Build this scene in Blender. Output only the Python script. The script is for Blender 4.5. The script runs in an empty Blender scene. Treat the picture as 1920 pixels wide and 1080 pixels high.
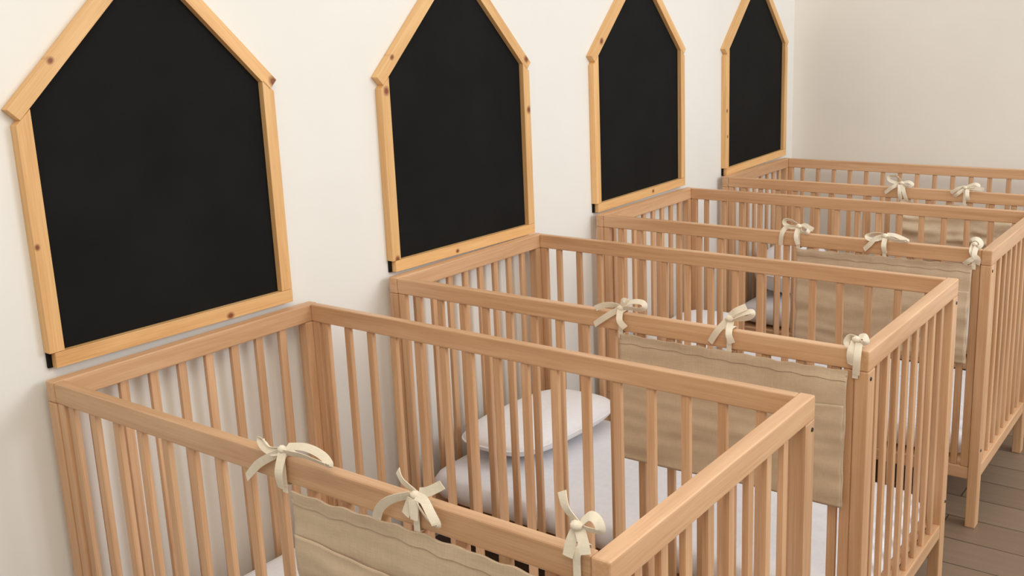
import bpy, bmesh, math, random
from mathutils import Vector, Matrix, noise

# ------------------------------------------------------------------ camera, light, exposure
sc = bpy.context.scene
col = sc.collection
sc.view_settings.view_transform = 'Standard'
sc.view_settings.look = 'None'
sc.view_settings.exposure = 0.0
sc.view_settings.gamma = 1.0
sc.view_settings.use_curve_mapping = False

CAM = Vector((1.871, -0.9142, 1.4258)); YAW, PIT, ROL = 0.626, -0.2229, -0.0335
fw = Vector((-math.sin(YAW)*math.cos(PIT), math.cos(YAW)*math.cos(PIT), math.sin(PIT)))
rt = Vector((math.cos(YAW), math.sin(YAW), 0)); up = rt.cross(fw)
r2 = rt*math.cos(ROL) + up*math.sin(ROL); u2 = -rt*math.sin(ROL) + up*math.cos(ROL)
cd = bpy.data.cameras.new('camera'); cam = bpy.data.objects.new('camera', cd); col.objects.link(cam)
cd.sensor_width = 36; cd.lens = 1899.8/1920*36
cd.shift_x = -72.8/1920; cd.shift_y = -54.96/1920
cd.clip_start = .02
m = Matrix((( r2.x, u2.x, -fw.x, CAM.x), (r2.y, u2.y, -fw.y, CAM.y), (r2.z, u2.z, -fw.z, CAM.z), (0,0,0,1)))
cam.matrix_world = m
sc.camera = cam

w = bpy.data.worlds.new('daylight'); sc.world = w; w.use_nodes = True
bg = w.node_tree.nodes['Background']; bg.inputs[0].default_value = (.985, .967, .93, 1); bg.inputs[1].default_value = .96

def area(name, loc, target, sx, sy, power, colr):
    l = bpy.data.lights.new(name, 'AREA'); l.shape = 'RECTANGLE'; l.size = sx; l.size_y = sy; l.energy = power; l.color = colr
    o = bpy.data.objects.new(name, l); col.objects.link(o); o.location = loc
    d = Vector(target) - Vector(loc); o.rotation_euler = d.to_track_quat('-Z', 'Y').to_euler(); return o
area('window_daylight', (3.9, 2.0, 2.2), (0.4, 2.3, .9), 1.6, 1.2, 54, (.90, .95, 1.0))
area('ceiling_light', (1.9, -0.6, 2.75), (0.4, 0.6, 1.0), 1.2, 1.2, 19, (1.0, .86, .66))

# ------------------------------------------------------------------ materials
def lin(c): return c/12.92 if c <= .04045 else ((c+.055)/1.055)**2.4
def hexc(r, g, b): return (lin(r/255), lin(g/255), lin(b/255), 1)
def new_mat(name, rough=.6):
    mt = bpy.data.materials.new(name); mt.use_nodes = True
    nt = mt.node_tree; b = nt.nodes['Principled BSDF']; b.inputs['Roughness'].default_value = rough
    return mt, nt, b
def nd(nt, t, **k):
    n = nt.nodes.new(t)
    for a, v in k.items():
        if hasattr(n, a): setattr(n, a, v)
        else: n.inputs[a].default_value = v
    return n
def ramp(nt, fac, stops):
    r = nt.nodes.new('ShaderNodeValToRGB'); e = r.color_ramp.elements
    while len(e) < len(stops): e.new(.5)
    for i, (p, c) in enumerate(stops): e[i].position = p; e[i].color = c
    nt.links.new(fac, r.inputs[0]); return r.outputs[0]
def bump(nt, b, h, strength, dist):
    n = nd(nt, 'ShaderNodeBump', Strength=strength, Distance=dist); nt.links.new(h, n.inputs['Height']); nt.links.new(n.outputs[0], b.inputs['Normal'])

def wood(name, dark, mid, light, rough=.48, knots=(), grain=1.0):
    """grain runs along the piece's local X; knots are (x, y, radius) ellipses seen on its face"""
    mt, nt, b = new_mat(name, rough); L = nt.links.new
    tc = nd(nt, 'ShaderNodeTexCoord'); oi = nd(nt, 'ShaderNodeObjectInfo')
    off = nd(nt, 'ShaderNodeVectorMath', operation='SCALE'); off.inputs[0].default_value = (7.3, 3.1, 5.7); L(oi.outputs['Random'], off.inputs['Scale'])
    ad = nd(nt, 'ShaderNodeVectorMath', operation='ADD'); L(tc.outputs['Object'], ad.inputs[0]); L(off.outputs[0], ad.inputs[1])
    mp = nd(nt, 'ShaderNodeMapping'); mp.inputs['Scale'].default_value = (2.2, 42*grain, 42*grain); L(ad.outputs[0], mp.inputs[0])
    n1 = nd(nt, 'ShaderNodeTexNoise', Scale=1.0, Detail=4.0, Roughness=.6, Distortion=.6); L(mp.outputs[0], n1.inputs['Vector'])
    mp2 = nd(nt, 'ShaderNodeMapping'); mp2.inputs['Scale'].default_value = (9, 420, 420); L(ad.outputs[0], mp2.inputs[0])
    n2 = nd(nt, 'ShaderNodeTexNoise', Scale=1.0, Detail=2.0); L(mp2.outputs[0], n2.inputs['Vector'])
    mx = nd(nt, 'ShaderNodeMath', operation='MULTIPLY_ADD'); L(n2.outputs[0], mx.inputs[0]); mx.inputs[1].default_value = .30; 
    sb = nd(nt, 'ShaderNodeMath', operation='MULTIPLY'); L(n1.outputs[0], sb.inputs[0]); sb.inputs[1].default_value = .70; L(sb.outputs[0], mx.inputs[2])
    c = ramp(nt, mx.outputs[0], [(.28, dark), (.5, mid), (.72, light)])
    # a little tone difference from piece to piece
    hv = nd(nt, 'ShaderNodeHueSaturation'); L(c, hv.inputs['Color'])
    vr = nd(nt, 'ShaderNodeMapRange'); L(oi.outputs['Random'], vr.inputs[0]); vr.inputs[3].default_value = .93; vr.inputs[4].default_value = 1.06; L(vr.outputs[0], hv.inputs['Value'])
    c = hv.outputs[0]
    for kx, ky, kr in knots:
        s = nd(nt, 'ShaderNodeVectorMath', operation='SUBTRACT'); L(tc.outputs['Object'], s.inputs[0]); s.inputs[1].default_value = (kx, ky, 0)
        q = nd(nt, 'ShaderNodeVectorMath', operation='MULTIPLY'); L(s.outputs[0], q.inputs[0]); q.inputs[1].default_value = (.8/kr, 1/kr, 0)
        ln = nd(nt, 'ShaderNodeVectorMath', operation='LENGTH'); L(q.outputs[0], ln.inputs[0])
        wob = nd(nt, 'ShaderNodeMath', operation='MULTIPLY_ADD'); L(n1.outputs[0], wob.inputs[0]); wob.inputs[1].default_value = .5; L(ln.outputs['Value'], wob.inputs[2])
        k = ramp(nt, wob.outputs[0], [(.55, (1,1,1,1)), (.95, (.75,.75,.75,1)), (1.0, (.0,.0,.0,1))])
        mm = nd(nt, 'ShaderNodeMapRange'); L(wob.outputs[0], mm.inputs[0]); mm.inputs[1].default_value = .7; mm.inputs[2].default_value = 1.5; mm.inputs[3].default_value = 1; mm.inputs[4].default_value = 0
        mi = nd(nt, 'ShaderNodeMix', data_type='RGBA'); L(mm.outputs[0], mi.inputs[0]); L(c, mi.inputs[6]); mi.inputs[7].default_value = hexc(128, 66, 24); c = mi.outputs[2]
    b.inputs['Specular IOR Level'].default_value = .62
    L(c, b.inputs['Base Color']); bump(nt, b, mx.outputs[0], .12, .001)
    return mt

BEECH = wood('beech', hexc(186,140,100), hexc(206,162,122), hexc(222,182,143), .36)
PINE_C = (hexc(204,150,90), hexc(226,178,118), hexc(238,198,140))

def cloth_mat(name, c1, c2, rough=.9, weave=900, stain=3.0, bstr=.3):
    mt, nt, b = new_mat(name, rough); L = nt.links.new
    tc = nd(nt, 'ShaderNodeTexCoord')
    n1 = nd(nt, 'ShaderNodeTexNoise', Scale=stain, Detail=5.0, Roughness=.6); L(tc.outputs['Object'], n1.inputs['Vector'])
    mp = nd(nt, 'ShaderNodeMapping'); mp.inputs['Scale'].default_value = (60, 60, 900); L(tc.outputs['Object'], mp.inputs[0])
    n2 = nd(nt, 'ShaderNodeTexNoise', Scale=1.0, Detail=2.0); L(mp.outputs[0], n2.inputs['Vector'])
    mp3 = nd(nt, 'ShaderNodeMapping'); mp3.inputs['Scale'].default_value = (900, 60, 60); L(tc.outputs['Object'], mp3.inputs[0])
    n3 = nd(nt, 'ShaderNodeTexNoise', Scale=1.0, Detail=2.0); L(mp3.outputs[0], n3.inputs['Vector'])
    a = nd(nt, 'ShaderNodeMath', operation='ADD'); L(n2.outputs[0], a.inputs[0]); L(n3.outputs[0], a.inputs[1])
    s = nd(nt, 'ShaderNodeMath', operation='MULTIPLY_ADD'); L(a.outputs[0], s.inputs[0]); s.inputs[1].default_value = .3
    h = nd(nt, 'ShaderNodeMath', operation='MULTIPLY'); L(n1.outputs[0], h.inputs[0]); h.inputs[1].default_value = .4; L(h.outputs[0], s.inputs[2])
    L(ramp(nt, s.outputs[0], [(.35, c1), (.65, c2)]), b.inputs['Base Color'])
    bump(nt, b, a.outputs[0], bstr, .0006)
    if 'Sheen Weight' in b.inputs: b.inputs['Sheen Weight'].default_value = .15
    return mt
LINEN = cloth_mat('natural_linen', hexc(190,166,138), hexc(210,188,160))
TAPE = cloth_mat('cotton_tape', hexc(226,212,188), hexc(240,230,210))
SHEET = cloth_mat('white_sheet', hexc(228,228,234), hexc(240,240,244), bstr=.12)
PILLOW = cloth_mat('white_pillow_cotton', hexc(232,230,232), hexc(244,243,244), bstr=.12)

def wall_mat(name, c, amt=.02):
    mt, nt, b = new_mat(name, .75); L = nt.links.new
    tc = nd(nt, 'ShaderNodeTexCoord'); n = nd(nt, 'ShaderNodeTexNoise', Scale=1.7, Detail=6.0, Roughness=.55); L(tc.outputs['Object'], n.inputs['Vector'])
    d = tuple(v*(1-amt*2) for v in c[:3]) + (1,); e = tuple(min(1, v*(1+amt)) for v in c[:3]) + (1,)
    L(ramp(nt, n.outputs[0], [(.3, d), (.7, e)]), b.inputs['Base Color'])
    n2 = nd(nt, 'ShaderNodeTexNoise', Scale=160.0, Detail=3.0); L(tc.outputs['Object'], n2.inputs['Vector']); bump(nt, b, n2.outputs[0], .12, .001)
    return mt
WALL = wall_mat('cream_wall_paint', hexc(235,233,227))
WALLB = wall_mat('back_wall_paint', hexc(238,232,222))
def floor_mat():
    mt, nt, b = new_mat('floor_boards', .45); L = nt.links.new
    tc = nd(nt, 'ShaderNodeTexCoord')
    br = nd(nt, 'ShaderNodeTexBrick'); br.inputs['Scale'].default_value = 1.0; br.inputs['Brick Width'].default_value = 1.2; br.inputs['Row Height'].default_value = .14; br.inputs['Mortar Size'].default_value = .002
    br.inputs['Color1'].default_value = hexc(120,100,82); br.inputs['Color2'].default_value = hexc(136,116,96); br.inputs['Mortar'].default_value = hexc(70,58,48)
    L(tc.outputs['Object'], br.inputs['Vector'])
    mp = nd(nt, 'ShaderNodeMapping'); mp.inputs['Scale'].default_value = (3, 50, 1); L(tc.outputs['Object'], mp.inputs[0])
    n = nd(nt, 'ShaderNodeTexNoise', Scale=1.0, Detail=5.0); L(mp.outputs[0], n.inputs['Vector'])
    mi = nd(nt, 'ShaderNodeMix', data_type='RGBA', blend_type='MULTIPLY'); mi.inputs[0].default_value = .35
    L(br.outputs[0], mi.inputs[6]); L(ramp(nt, n.outputs[0], [(.3,(.6,.6,.6,1)),(.7,(1,1,1,1))]), mi.inputs[7]); L(mi.outputs[2], b.inputs['Base Color'])
    return mt
FLOOR = floor_mat()
def chalk_mat():
    mt, nt, b = new_mat('black_chalkboard', .8); L = nt.links.new
    tc = nd(nt, 'ShaderNodeTexCoord'); n = nd(nt, 'ShaderNodeTexNoise', Scale=5.0, Detail=6.0); L(tc.outputs['Object'], n.inputs['Vector'])
    L(ramp(nt, n.outputs[0], [(.35, (.0075,.0075,.007,1)), (.75, (.011,.011,.010,1))]), b.inputs['Base Color'])
    b.inputs['Specular IOR Level'].default_value = .12
    return mt
CHALK = chalk_mat()
METAL, _nt, _b = new_mat('dark_steel', .35); _b.inputs['Base Color'].default_value = (.06,.06,.065,1); _b.inputs['Metallic'].default_value = .8

# ------------------------------------------------------------------ helpers
def link(o, parent=None):
    col.objects.link(o)
    if parent: o.parent = parent
    return o
def mesh_obj(name, bm, mat, parent=None, smooth=False, mw=None):
    me = bpy.data.meshes.new(name); bm.normal_update(); bm.to_mesh(me); bm.free(); me.materials.append(mat)
    if smooth:
        for p in me.polygons: p.use_smooth = True
    o = bpy.data.objects.new(name, me)
    if mw is not None: o.matrix_local = mw
    return link(o, parent)
def tag(o, label, cat, group=None):
    o['label'] = label; o['category'] = cat
    if group: o['group'] = group
def box_bm(sx, sy, sz, bev=.003, seg=2):
    bm = bmesh.new(); bmesh.ops.create_cube(bm, size=1)
    for v in bm.verts: v.co = Vector((v.co.x*sx, v.co.y*sy, v.co.z*sz))
    if bev: bmesh.ops.bevel(bm, geom=list(bm.edges), offset=bev, segments=seg, affect='EDGES', profile=.6)
    return bm
_cache = {}
def timber(name, p0, p1, wdir, wid, thk, mat, parent, bev=.003, seg=2):
    """a bevelled batten from p0 to p1; wid runs along wdir, thk across both. Local X is the grain."""
    p0, p1, wdir = Vector(p0), Vector(p1), Vector(wdir).normalized()
    x = (p1-p0); ln = x.length; x.normalize(); y = (wdir - x*wdir.dot(x)).normalized(); z = x.cross(y)
    mw = Matrix((( x.x, y.x, z.x, 0), (x.y, y.y, z.y, 0), (x.z, y.z, z.z, 0), (0,0,0,1))); mw.translation = (p0+p1)/2
    key = (round(ln,4), wid, thk, bev, mat.name)
    if key in _cache:
        o = bpy.data.objects.new(name, _cache[key]); o.matrix_local = mw; link(o, parent)
    else:
        o = mesh_obj(name, box_bm(ln, wid, thk, bev, seg), mat, parent, mw=mw); _cache[key] = o.data
        for p in o.data.polygons: p.use_smooth = False
    return o
def empty(name, loc=(0,0,0)):
    o = bpy.data.objects.new(name, None); o.location = loc; o.empty_display_size = .1; return link(o)

# ------------------------------------------------------------------ room shell
def slab(name, lo, hi, mat):
    bm = bmesh.new(); bmesh.ops.create_cube(bm, size=1)
    for v in bm.verts: v.co = Vector([lo[i] + (v.co[i]+.5)*(hi[i]-lo[i]) for i in range(3)])
    o = mesh_obj(name, bm, mat); o['kind'] = 'structure'; return o
BACK = 3.655
slab('wall_left', (-.12, -3.0, 0), (0, BACK+.12, 2.8), WALL)
slab('wall_back', (0, BACK, 0), (4.6, BACK+.12, 2.8), WALLB)
slab('light_block_front', (-.12, -3.0, 0), (4.6, -2.88, 2.8), WALL)  # unseen wall behind the camera, added to cut light on camera-side faces
slab('floor', (-.12, -3.0, -.1), (4.6, BACK+.12, 0), FLOOR)

# tie bows: knot, then each loop or tail, as (x, z) in metres along the rail
BOWS = {
'1a': [[0.702,0.823],[[0.702,0.823],[0.677,0.82],[0.658,0.828],[0.651,0.828],[0.662,0.82],[0.683,0.816],[0.701,0.82]],[[0.699,0.819],[0.661,0.797],[0.639,0.779],[0.615,0.759]],[[0.709,0.828],[0.754,0.838],[0.792,0.835],[0.809,0.824],[0.784,0.824],[0.75,0.824],[0.707,0.82]],[[0.705,0.821],[0.706,0.792],[0.701,0.763]]] ,
'1b': [[0.973,0.818],[[0.971,0.821],[0.949,0.832],[0.935,0.842]],[[0.978,0.822],[0.998,0.83],[1.018,0.842]],[[0.967,0.818],[0.937,0.807],[0.914,0.788],[0.899,0.762]],[[0.978,0.819],[0.994,0.819],[1.011,0.809],[1.021,0.792],[1.002,0.797],[0.982,0.811]],[[0.973,0.816],[0.961,0.79]],[[0.977,0.816],[0.979,0.788]]] ,
'1c': [[1.236,0.846],[[1.235,0.845],[1.221,0.863],[1.211,0.881]],[[1.238,0.846],[1.254,0.862],[1.266,0.861],[1.27,0.848],[1.253,0.844],[1.239,0.843]],[[1.236,0.844],[1.23,0.826],[1.226,0.805]],[[1.239,0.843],[1.248,0.828],[1.252,0.815]]] ,
'2a': [[0.733,0.822],[[0.732,0.823],[0.714,0.826],[0.691,0.823],[0.668,0.813]],[[0.731,0.82],[0.7,0.8],[0.666,0.776]],[[0.734,0.825],[0.763,0.84],[0.79,0.842],[0.795,0.832],[0.782,0.825],[0.76,0.825],[0.736,0.822]],[[0.734,0.82],[0.738,0.798],[0.749,0.781]],[[0.736,0.826],[0.744,0.841],[0.752,0.838]]] ,
'2b': [[0.995,0.835],[[0.992,0.834],[0.973,0.809],[0.952,0.778]],[[0.997,0.835],[1.023,0.849],[1.042,0.856],[1.045,0.85],[1.032,0.84],[0.999,0.833]],[[0.993,0.839],[1.009,0.853],[1.03,0.864]],[[0.997,0.829],[1.0,0.807],[1.004,0.786]]] ,
'2c': [[1.259,0.831],[[1.259,0.833],[1.246,0.835],[1.24,0.824],[1.247,0.819],[1.257,0.829]],[[1.261,0.834],[1.273,0.839],[1.278,0.829],[1.269,0.825],[1.261,0.829]],[[1.256,0.829],[1.252,0.807],[1.251,0.781]],[[1.264,0.83],[1.266,0.798],[1.263,0.764]]] ,
'3a': [[0.742,0.831],[[0.742,0.831],[0.72,0.845],[0.7,0.847],[0.697,0.835],[0.716,0.826],[0.741,0.826]],[[0.729,0.827],[0.702,0.823],[0.693,0.801],[0.688,0.769]],[[0.744,0.831],[0.762,0.836],[0.775,0.828],[0.772,0.816],[0.756,0.816],[0.746,0.827]],[[0.756,0.836],[0.772,0.832],[0.787,0.824]],[[0.741,0.825],[0.741,0.802],[0.745,0.778]]] ,
'3b': [[0.998,0.825],[[0.995,0.827],[0.971,0.829],[0.948,0.822],[0.955,0.814],[0.976,0.814],[0.993,0.82]],[[0.992,0.823],[0.972,0.815],[0.957,0.797],[0.941,0.781]],[[1.001,0.829],[1.025,0.829],[1.055,0.821],[1.061,0.817],[1.029,0.816],[1.004,0.821]],[[0.999,0.819],[0.999,0.798],[1.002,0.778]]] ,
'3c': [[1.239,0.825],[[1.237,0.827],[1.229,0.833],[1.239,0.839],[1.25,0.835],[1.255,0.824],[1.247,0.816],[1.24,0.824]],[[1.235,0.824],[1.234,0.806],[1.241,0.789]],[[1.241,0.789],[1.228,0.779],[1.216,0.768]],[[1.244,0.819],[1.242,0.798],[1.252,0.786],[1.25,0.771]]] ,
'4a': [[0.755,0.827],[[0.755,0.827],[0.738,0.848],[0.71,0.85],[0.709,0.836],[0.731,0.826],[0.751,0.823]],[[0.749,0.823],[0.726,0.811],[0.697,0.787]],[[0.758,0.827],[0.781,0.833],[0.797,0.824],[0.782,0.815],[0.761,0.821]],[[0.759,0.823],[0.77,0.794],[0.779,0.763]],[[0.751,0.821],[0.754,0.793],[0.755,0.765]],[[0.744,0.844],[0.73,0.856]]] ,
'4b': [[0.981,0.823],[[0.981,0.825],[0.956,0.818],[0.934,0.801]],[[0.981,0.819],[0.96,0.803],[0.946,0.79]],[[0.984,0.827],[1.013,0.839],[1.027,0.832],[1.01,0.821],[0.985,0.82]],[[0.986,0.824],[1.021,0.824],[1.046,0.82]],[[0.99,0.818],[0.993,0.797],[0.996,0.78]]] ,
'4c': [[1.239,0.825],[[1.237,0.827],[1.229,0.833],[1.239,0.839],[1.25,0.835],[1.255,0.824],[1.247,0.816],[1.24,0.824]],[[1.235,0.824],[1.234,0.806],[1.241,0.789]],[[1.241,0.789],[1.228,0.779],[1.216,0.768]],[[1.244,0.819],[1.242,0.798],[1.252,0.786],[1.25,0.771]]] ,
}

# ------------------------------------------------------------------ house-shaped chalkboards
# per board: y0, y1, bottom z at each side, eave z at each side
BOARDS = [
 dict(y0=.0159, y1=.6021, b0=.8252, b1=.8192, e0=1.3096, e1=1.3222, label='house-shaped black chalkboard in pine frame, first and largest in the photo',
      kn=dict(rl=[(.096,1.399,.0065)], sl=[(.022,1.062,.005)], bt=[(.425,.829,.008)], rr=[(.603,1.33,.012)])),
 dict(y0=.9392, y1=1.5646, b0=.815, b1=.8088, e0=1.3149, e1=1.3175, label='house-shaped black chalkboard in pine frame, second from the left above the second crib',
      kn=dict(rl=[(.985,1.369,.007)], sl=[(.957,1.286,.010), (.957,.848,.009)], bt=[(1.196,.824,.006)], rr=[(1.552,1.34,.010)], sr=[(1.555,1.19,.010)])),
 dict(y0=1.9195, y1=2.5487, b0=.812, b1=.818, e0=1.3284, e1=1.3227, label='house-shaped black chalkboard in pine frame, third from the left above the third crib',
      kn=dict(rl=[(1.97,1.381,.010)], bt=[(2.30,.832,.007)])),
 dict(y0=2.9026, y1=3.5338, b0=.8057, b1=.8176, e0=1.3169, e1=1.3199, label='house-shaped black chalkboard in pine frame, farthest one beside the room corner',
      kn=dict(sl=[(2.912,1.074,.007), (2.918,.968,.006)])),
]
XF, TH, SW = .022, .0215, .030          # front face of the frame, frame depth, strip width
def strip(name, a, b, knots, parent, w_=SW, bev=.0012):
    """strip on the wall plane from a to b, both (y, z)"""
    xm = XF-TH/2
    p0, p1 = Vector((xm, a[0], a[1])), Vector((xm, b[0], b[1]))
    x = (p1-p0).normalized(); y = Vector((1,0,0)).cross(x); c = (p0+p1)/2
    kk = []
    for ky, kz, kr in knots:
        d = Vector((xm, ky, kz)) - c; kk.append((d.dot(x), d.dot(y), kr))
    mt = wood('pine', *PINE_C, rough=.5, knots=kk, grain=.75)
    return timber(name, p0, p1, y, w_, TH, mt, parent, bev=bev)
for i, B in enumerate(BOARDS):
    y0, y1 = B['y0'], B['y1']; yc = (y0+y1)/2; kn = B['kn']
    root = empty('chalkboard', (0, 0, 0))
    tag(root, B['label'], 'chalkboard', 'house-shaped chalkboards along the left wall')
    rise = (y1-y0)/2 + .004; ze = (B['e0']+B['e1'])/2
    # black board, 6 mm thick, set against the wall
    bm = bmesh.new()
    prof = [(y0+.002, B['b0']), (y1-.004, B['b1']+.001), (y1-.004, B['e1']-.012), (yc, ze+rise-.016), (y0+.012, B['e0']-.010), (y0+.012, B['b0']+.04), (y0+.002, B['b0']+.03)]
    f = [bm.verts.new((.0005, a, b)) for a, b in prof]; g = [bm.verts.new((.0069, a, b)) for a, b in prof]
    bm.faces.new(f[::-1]); bm.faces.new(g)
    n = len(f)
    for k in range(n): bm.faces.new((f[k], f[(k+1) % n], g[(k+1) % n], g[k]))
    mesh_obj('board_panel', bm, CHALK, root)
    h = SW/2
    ov = .010 if i == 0 else .006
    strip('frame_strip', (y0+.010, B['b0']+h+.0005), (y1, B['b1']+h+.0005), kn.get('bt', []), root)
    sl = strip('frame_strip', (y0+h, B['b0']+SW+.001), (y0+h, B['e0']-.0088), kn.get('sl', []), root)
    sr = strip('frame_strip', (y1-h, B['b1']+SW+.001), (y1-h, B['e1']+.0015), kn.get('sr', []), root)
    for o, sg in ((sl, -1), (sr, 1)):                            # tops mitred to the roof slope
        for v in o.data.vertices:
            if v.co.x > 0: v.co.x += sg*v.co.y*.95
    # roof battens: square ends at the eaves, one laps the other at the ridge
    s = math.sqrt(.5); n0 = Vector((-s, s)); n1 = Vector((s, s))
    apex = Vector((yc, ze + (y1-y0)/2 + .022))
    dl = Vector((-s, -s)); dr = Vector((s, -s))
    # outer lines pass through the eave tips
    tl = Vector((y0-.012, B['e0']+.007)); tr = Vector((y1+.010, B['e1']+.012))
    a0 = tl - n0*h*1.0; a1 = tr - n1*h*1.0
    # intersection of the two centre lines
    # a0 + t*(s,s) ; a1 + u*(-s,s)
    t = ((a1.x-a0.x) + (a1.y-a0.y))/(2*s); ap = a0 + Vector((s, s))*t
    strip('frame_strip', (a0.x, a0.y), (ap.x + h*s, ap.y + h*s), kn.get('rl', []), root)
    strip('frame_strip', (a1.x, a1.y), (ap.x + h*s, ap.y - h*s), kn.get('rr', []), root)

# ------------------------------------------------------------------ cribs
L_, W_, H_ = 1.260, .650, .81
CX = [.0220, .0242, .0242, .0242]; CY = [-.0011, .9165, 1.9083, 2.8615]
PX, PY, RT = .028, .040, .020          # end posts, side rail thickness
def make_crib(x, y, label, bs, es):
    t = empty('crib', (x, y, 0)); tag(t, label, 'crib', 'beech cribs in a row along the left wall')
    P = lambda a, b, c: (a, b, c)
    for ex in (PX/2, L_-PX/2):                                   # two slatted ends
        for ey in (PY/2, W_-PY/2):
            timber('post', (ex, ey, 0), (ex, ey, H_-.042), (0,1,0), PY, PX, BEECH, t, .003)
        timber('top_rail', (ex, 0, H_-.021), (ex, W_, H_-.021), (0,0,1), .042, PX, BEECH, t, .004, 3)
        timber('bottom_rail', (ex, PY, .163), (ex, W_-PY, .163), (0,0,1), .036, PX*.9, BEECH, t, .003)
        for k in range(8):
            yy = W_/2 + es + (k-3.5)*.067
            timber('bar', (ex, yy, .180), (ex, yy, H_-.0415), (0,1,0), .020, .012, BEECH, t, .004)
    for ey, s in ((RT/2+.001, 1), (W_-RT/2-.001, -1)):           # two long sides
        timber('top_rail', (PX, ey, H_-.021), (L_-PX, ey, H_-.021), (0,0,1), .041, RT, BEECH, t, .004, 3)
        timber('bottom_rail', (PX, ey, .163), (L_-PX, ey, .163), (0,0,1), .036, RT*.9, BEECH, t, .003)
        for sx in (PX+.0115, L_-PX-.0115):
            timber('side_stile', (sx, ey, .181), (sx, ey, H_-.0415), (1,0,0), .022, RT*.85, BEECH, t, .003)
        for k in range(16):
            xx = L_/2 + bs + (k-7.5)*.0733
            timber('bar', (xx, ey, .181), (xx, ey, H_-.0415), (1,0,0), .019, .012, BEECH, t, .004)
    bm = box_bm(L_-2*PX-.004, W_-2*RT-.006, .010, .001, 1)
    mesh_obj('mattress_base', bm, BEECH, t, mw=Matrix.Translation((L_/2, W_/2, .172)))
    for ex in (L_+.0002,):                                       # steel barrel bolts on the free end
        for ey in (.013, W_-.013):
            for ez in (H_-.058, .235):
                bm = bmesh.new(); bmesh.ops.create_cone(bm, cap_ends=True, segments=16, radius1=.0042, radius2=.0036, depth=.003)
                mesh_obj('bolt_head', bm, METAL, t, mw=Matrix.Translation((ex, ey, ez)) @ Matrix.Rotation(math.pi/2, 4, 'Y'))
    return t
CL = ['beech slatted crib nearest the camera, under the largest chalkboard',
      'beech slatted crib second in the row, under the second chalkboard',
      'beech slatted crib third in the row, under the third chalkboard',
      'beech slatted crib farthest away, against the back wall of the room']
for x, y, l, bs, es in zip(CX, CY, CL, (-.012, .014, .010, .014), (-.011, -.005, 0, 0)): make_crib(x, y, l, bs, es)

# ------------------------------------------------------------------ soft goods
def rounded_slab(sx, sy, sz, r, nx, ny, seed, amp, puff=0.0):
    """cushion-like closed surface: superelliptic plan and section"""
    bm = bmesh.new(); rows = []
    nz = 12
    N = 2*(nx+ny)
    def plan(u):                      # walk round a rounded rectangle
        a = u*2*math.pi; c, s = math.cos(a), math.sin(a); e = 2/r
        return math.copysign(abs(c)**e, c), math.copysign(abs(s)**e, s)
    verts = []
    rings = 14
    for side in (1, -1):
        pass
    def height(q): return (1-q**PW)**(1/PWZ)
    PW, PWZ = (8, 3) if puff == 0 else (2.6, 1.7)
    M = 22
    top = {}
    def P(i, j, s):
        q = (i/M)**.75; cx, cy = plan(j/N)
        z = s*sz/2*height(min(1, q))
        if i == 0: cx = cy = 0; q = 0
        v = Vector((cx*q*sx/2, cy*q*sy/2, z))
        n = noise.noise(Vector((v.x*6+seed, v.y*6, s*3)))*amp + noise.noise(Vector((v.x*17+seed, v.y*17, s*3)))*amp*.4
        v.z += n*(1-q**4)*s
        return v
    c_t = bm.verts.new(P(0, 0, 1)); c_b = bm.verts.new(P(0, 0, -1))
    ringsT = [[bm.verts.new(P(i, j, 1)) for j in range(N)] for i in range(1, M+1)]
    ringsB = [[bm.verts.new(P(i, j, -1)) for j in range(N)] for i in range(1, M)]
    ringsB.append(ringsT[-1])
    for j in range(N):
        k = (j+1) % N
        bm.faces.new((c_t, ringsT[0][j], ringsT[0][k])); bm.faces.new((c_b, ringsB[0][k], ringsB[0][j]))
        for i in range(M-1):
            bm.faces.new((ringsT[i][j], ringsT[i+1][j], ringsT[i+1][k], ringsT[i][k]))
            bm.faces.new((ringsB[i][k], ringsB[i+1][k], ringsB[i+1][j], ringsB[i][j]))
    return bm
def mattress(ci, label):
    x0, x1, y0, y1, z0, z1 = .044, L_-.030, .026, W_-.026, .1785, .272
    o = mesh_obj('mattress', rounded_slab(x1-x0, y1-y0, z1-z0, 14, 40, 20, ci*3.7, .0016), SHEET, None, True)
    o.location = (CX[ci]+(x0+x1)/2, CY[ci]+(y0+y1)/2, (z0+z1)/2)
    tag(o, label, 'mattress', 'white mattresses in the cribs')
mattress(0, 'white sheeted mattress inside the crib nearest the camera')
mattress(1, 'white sheeted mattress inside the second crib, below a flat pillow')
mattress(2, 'white sheeted mattress inside the third crib from the camera')
mattress(3, 'white sheeted mattress inside the farthest crib, by the back wall')
def pillow(sx, sy, sz, loc, rot, label, seed):
    root = mesh_obj('pillow', rounded_slab(sx, sy, sz, 3.6, 40, 26, seed, .004, 1.0), PILLOW, None, True)
    root.location = loc; root.rotation_euler = rot
    # piped seam round the edge
    cu = bmesh.new(); N = 120; ring = []
    for j in range(N):
        a = j/N*2*math.pi; c, s = math.cos(a), math.sin(a); e = 2/3.6
        p = Vector((math.copysign(abs(c)**e, c)*sx/2, math.copysign(abs(s)**e, s)*sy/2, 0))
        nrm = Vector((p.x, p.y, 0)).normalized()
        ring.append([cu.verts.new(p + nrm*math.cos(b)*.0028 + Vector((0,0,math.sin(b)*.0028))) for b in [k*math.pi/3 for k in range(6)]])
    for j in range(N):
        for k in range(6): cu.faces.new((ring[j][k], ring[j][(k+1)%6], ring[(j+1)%N][(k+1)%6], ring[(j+1)%N][k]))
    mesh_obj('piping', cu, PILLOW, root, True)
    tag(root, label, 'pillow', 'white pillows in the cribs'); return root
pillow(.29, .47, .10, (.232, 1.275, .331), (0, math.radians(-3), math.radians(-4)), 'flat white pillow lying on the mattress of the second crib', 1.0)
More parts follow.
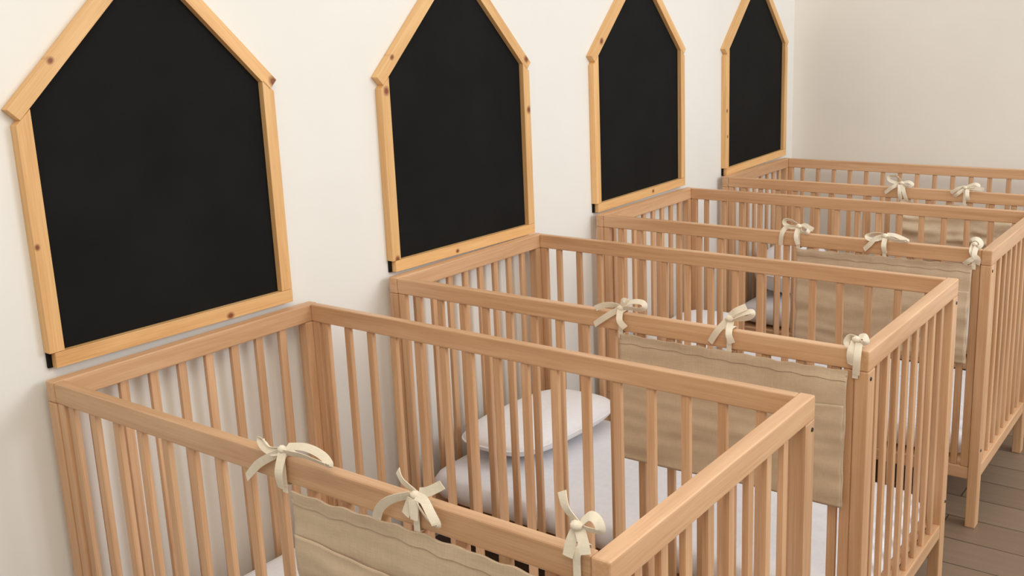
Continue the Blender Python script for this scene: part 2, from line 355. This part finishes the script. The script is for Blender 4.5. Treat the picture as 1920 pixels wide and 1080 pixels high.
pillow(.27, .46, .10, (.208, 2.262, .331), (0, math.radians(-2), math.radians(3)), 'flat white pillow lying on the mattress of the third crib', 5.0)
pillow(.225, .44, .215, (.200, 3.195, .381), (0, math.radians(4), math.radians(-2)), 'plump white bolster pillow at the head of the farthest crib', 9.0)

# ------------------------------------------------------------------ linen panels tied to the near rails
def sheet_bm(x0, x1, z0, z1, topf, yf, nx=90, nz=44, thick=.0022):
    bm = bmesh.new(); g = []
    for s in (0, 1):
        L = []
        for i in range(nx+1):
            r = []
            for j in range(nz+1):
                u, v = i/nx, j/nz; x, zt = x0+(x1-x0)*u, topf(u)
                z = z0(u) + (zt-z0(u))*v
                r.append(bm.verts.new((x + .0025*noise.noise(Vector((u*3, v*4, 9))), yf(u, v) - thick*s, z)))
            L.append(r)
        g.append(L)
    A, B = g
    for i in range(nx):
        for j in range(nz):
            bm.faces.new((A[i][j], A[i][j+1], A[i+1][j+1], A[i+1][j])); bm.faces.new((B[i][j], B[i+1][j], B[i+1][j+1], B[i][j+1]))
    for i in range(nx):
        bm.faces.new((A[i][0], A[i+1][0], B[i+1][0], B[i][0])); bm.faces.new((A[i][nz], B[i][nz], B[i+1][nz], A[i+1][nz]))
    for j in range(nz):
        bm.faces.new((A[0][j], B[0][j], B[0][j+1], A[0][j+1])); bm.faces.new((A[nx][j], A[nx][j+1], B[nx][j+1], B[nx][j]))
    return bm
def crom(pts, n=7):
    P = [pts[0]] + list(pts) + [pts[-1]]; out = []
    for i in range(1, len(P)-2):
        for k in range(n):
            t = k/n; a, b, c, d = P[i-1], P[i], P[i+1], P[i+2]
            out.append(.5*((2*b) + (c-a)*t + (2*a-5*b+4*c-d)*t*t + (3*b-a-3*c+d)*t**3))
    out.append(P[-2]); return out
def ribbon(bm, pts, w_, nrm=Vector((0,-1,0)), twist=(0, 0), th=.0008):
    p = crom([Vector(q) for q in pts]); n = len(p); prev = None
    for i, c in enumerate(p):
        tg = (p[min(i+1, n-1)] - p[max(i-1, 0)]).normalized(); side = tg.cross(nrm)
        if side.length < 1e-4: side = Vector((1,0,0))
        side.normalize(); a = twist[0] + (twist[1]-twist[0])*i/(n-1)
        nn = side.cross(tg).normalized(); sd = side*math.cos(a) + nn*math.sin(a); nv = sd.cross(tg).normalized()
        crease = .25*w_*.35
        ring = [bm.verts.new(c + sd*(w_/2) + nv*th/2), bm.verts.new(c + nv*(th/2+crease*.4)), bm.verts.new(c - sd*(w_/2) + nv*th/2),
                bm.verts.new(c - sd*(w_/2) - nv*th/2), bm.verts.new(c - nv*(th/2-crease*.4)), bm.verts.new(c + sd*(w_/2) - nv*th/2)]
        if prev:
            for k in range(6): bm.faces.new((prev[k], prev[(k+1)%6], ring[(k+1)%6], ring[k]))
        else: bm.faces.new(ring[::-1])
        prev = ring
    bm.faces.new(prev)
def bow(key, ci, parent, cloth_z):
    kp, *paths = BOWS[key]; y = CY[ci]; bm = bmesh.new(); rnd = random.Random(sum(map(ord, key)))
    for li, path in enumerate(paths):
        off = .0035 + .0018*li
        pts = []
        for k, (px, pz) in enumerate(path):
            above = max(0, min(1, (pz-.812)/.015))
            bulge = .006*math.sin(math.pi*k/max(1, len(path)-1))
            pts.append(Vector((px, y - off - bulge + above*.010, pz)))
        loop = (Vector(pts[0]) - Vector(pts[-1])).length < .02
        tw = (.9, .5) if loop else (.5, rnd.uniform(-.4, .4))
        ribbon(bm, pts, .0125 if loop else .0135, twist=tw)
    # the tape that goes round the rail and down to the cloth
    bx, yc = kp[0], y + RT/2
    fr, bk, tp, bt = y-.0022, y+RT+.004, .8125, cloth_z
    ribbon(bm, [(bx, fr, bt), (bx, fr, .79), (bx, fr, .806), (bx, fr+.004, tp), (bx, yc, tp+.001), (bx, bk-.003, tp), (bx, bk, .80), (bx, bk, .772), (bx, bk-.006, .7655), (bx, yc, .765), (bx, y+.002, .765), (bx, fr-.001, .7655)], .011, nrm=Vector((1,0,0)), twist=(math.pi/2, math.pi/2))
    # knot
    kb = bmesh.ops.create_uvsphere(bm, u_segments=14, v_segments=10, radius=1)
    for v in kb['verts']:
        d = v.co.copy(); q = 1 + .18*noise.noise(d*2.3 + Vector((ci, 0, 0)))
        v.co = Vector((kp[0] + d.x*.0085*q, y - .001 + d.y*.0065*q, kp[1] + d.z*.0065*q))
    root_inv = Vector(parent.location)
    for v in bm.verts: v.co -= root_inv
    o = mesh_obj('tie_bow', bm, TAPE, parent, True); o.data.set_sharp_from_angle(angle=math.radians(38)); return o
def panel(ci, label, bows, seed, x0=.735, x1=1.246, sag=0.0, wrink=.003, pocket=True):
    y = CY[ci]; rnd = random.Random(seed)
    root = empty('linen_panel', (x0, y, .77)); tag(root, label, 'fabric panel', 'linen panels tied to the near rails of the cribs')
    tx = [BOWS[b][0][0] for b in bows] or [.755, .985, 1.24]
    def topf(u):
        x = x0+(x1-x0)*u; z = .7665 + .0012*math.sin(u*61+seed) + .0015*noise.noise(Vector((u*9, seed, 0)))
        if sag:
            d = min(abs(x-a) for a in tx); z -= sag*(1-math.exp(-(d/.055)**2))
        return z
    def z0(u): return .478 + .008*u + .0025*math.sin(u*7+seed)
    def yf(u, v):
        w1 = noise.noise(Vector((u*3.1+seed, v*5.5, seed*.7))); w2 = noise.noise(Vector((u*9+seed, v*14, 3+seed)))
        vert = math.sin((u*(x1-x0))/.073*2*math.pi+1.0)*.0009*(v**.5)
        hz = noise.noise(Vector((u*1.6, v*11+seed, 5)))*wrink*1.2
        return -.0052 - abs(wrink) - wrink*w1*1.4 - wrink*.4*w2 - vert - hz - (.004 + wrink)*(1-v)
    def build(name, a0, a1, zz, tf, yy, th): 
        bm = sheet_bm(a0, a1, zz, None, tf, yy, thick=th)
        for v in bm.verts: v.co -= Vector((x0, 0, .77))
        return mesh_obj(name, bm, LINEN, root, True)
    build('cloth', x0, x1, z0, topf, yf, .0022)
    # folded hem strip along the top edge
    build('top_hem', x0, x1, lambda u: topf(u)-.020, lambda u: topf(u)+.0005, lambda u, v: yf(u, .93+.07*v)-.0024, .0016)
    if pocket:
        zt = .697
        def ypk(u, v):
            g = (zt - .478)*v/(.767-.478)
            return yf(u, g) - .0032 - .004*math.sin(math.pi*u)*v - .0022*v*abs(noise.noise(Vector((u*6+seed, v*3, 1))))
        build('pocket', x0+.003, x1-.003, lambda u: z0(u)+.002, lambda u: zt + .003*math.sin(u*9+seed) - .004*math.sin(math.pi*u), ypk, .002)
    for b in bows: bow(b, ci, root, topf((BOWS[b][0][0]-x0)/(x1-x0))-.012)
    return root
panel(0, 'natural linen panel tied with bows to the rail of the crib nearest the camera', ['1a', '1b', '1c'], 1.3, x0=.730, x1=1.232)
panel(1, 'natural linen panel tied with bows to the near rail of the second crib', ['2a', '2b', '2c'], 4.1, x0=.737)
panel(2, 'natural linen panel tied with bows to the near rail of the third crib', ['3a', '3b', '3c'], 7.9, x0=.742, x1=1.236, wrink=.004)
panel(3, 'creased natural linen panel sagging from bows on the rail of the farthest crib', ['4a', '4b', '4c'], 11.5, x0=.757, x1=1.25, sag=.012, wrink=.019, pocket=False)
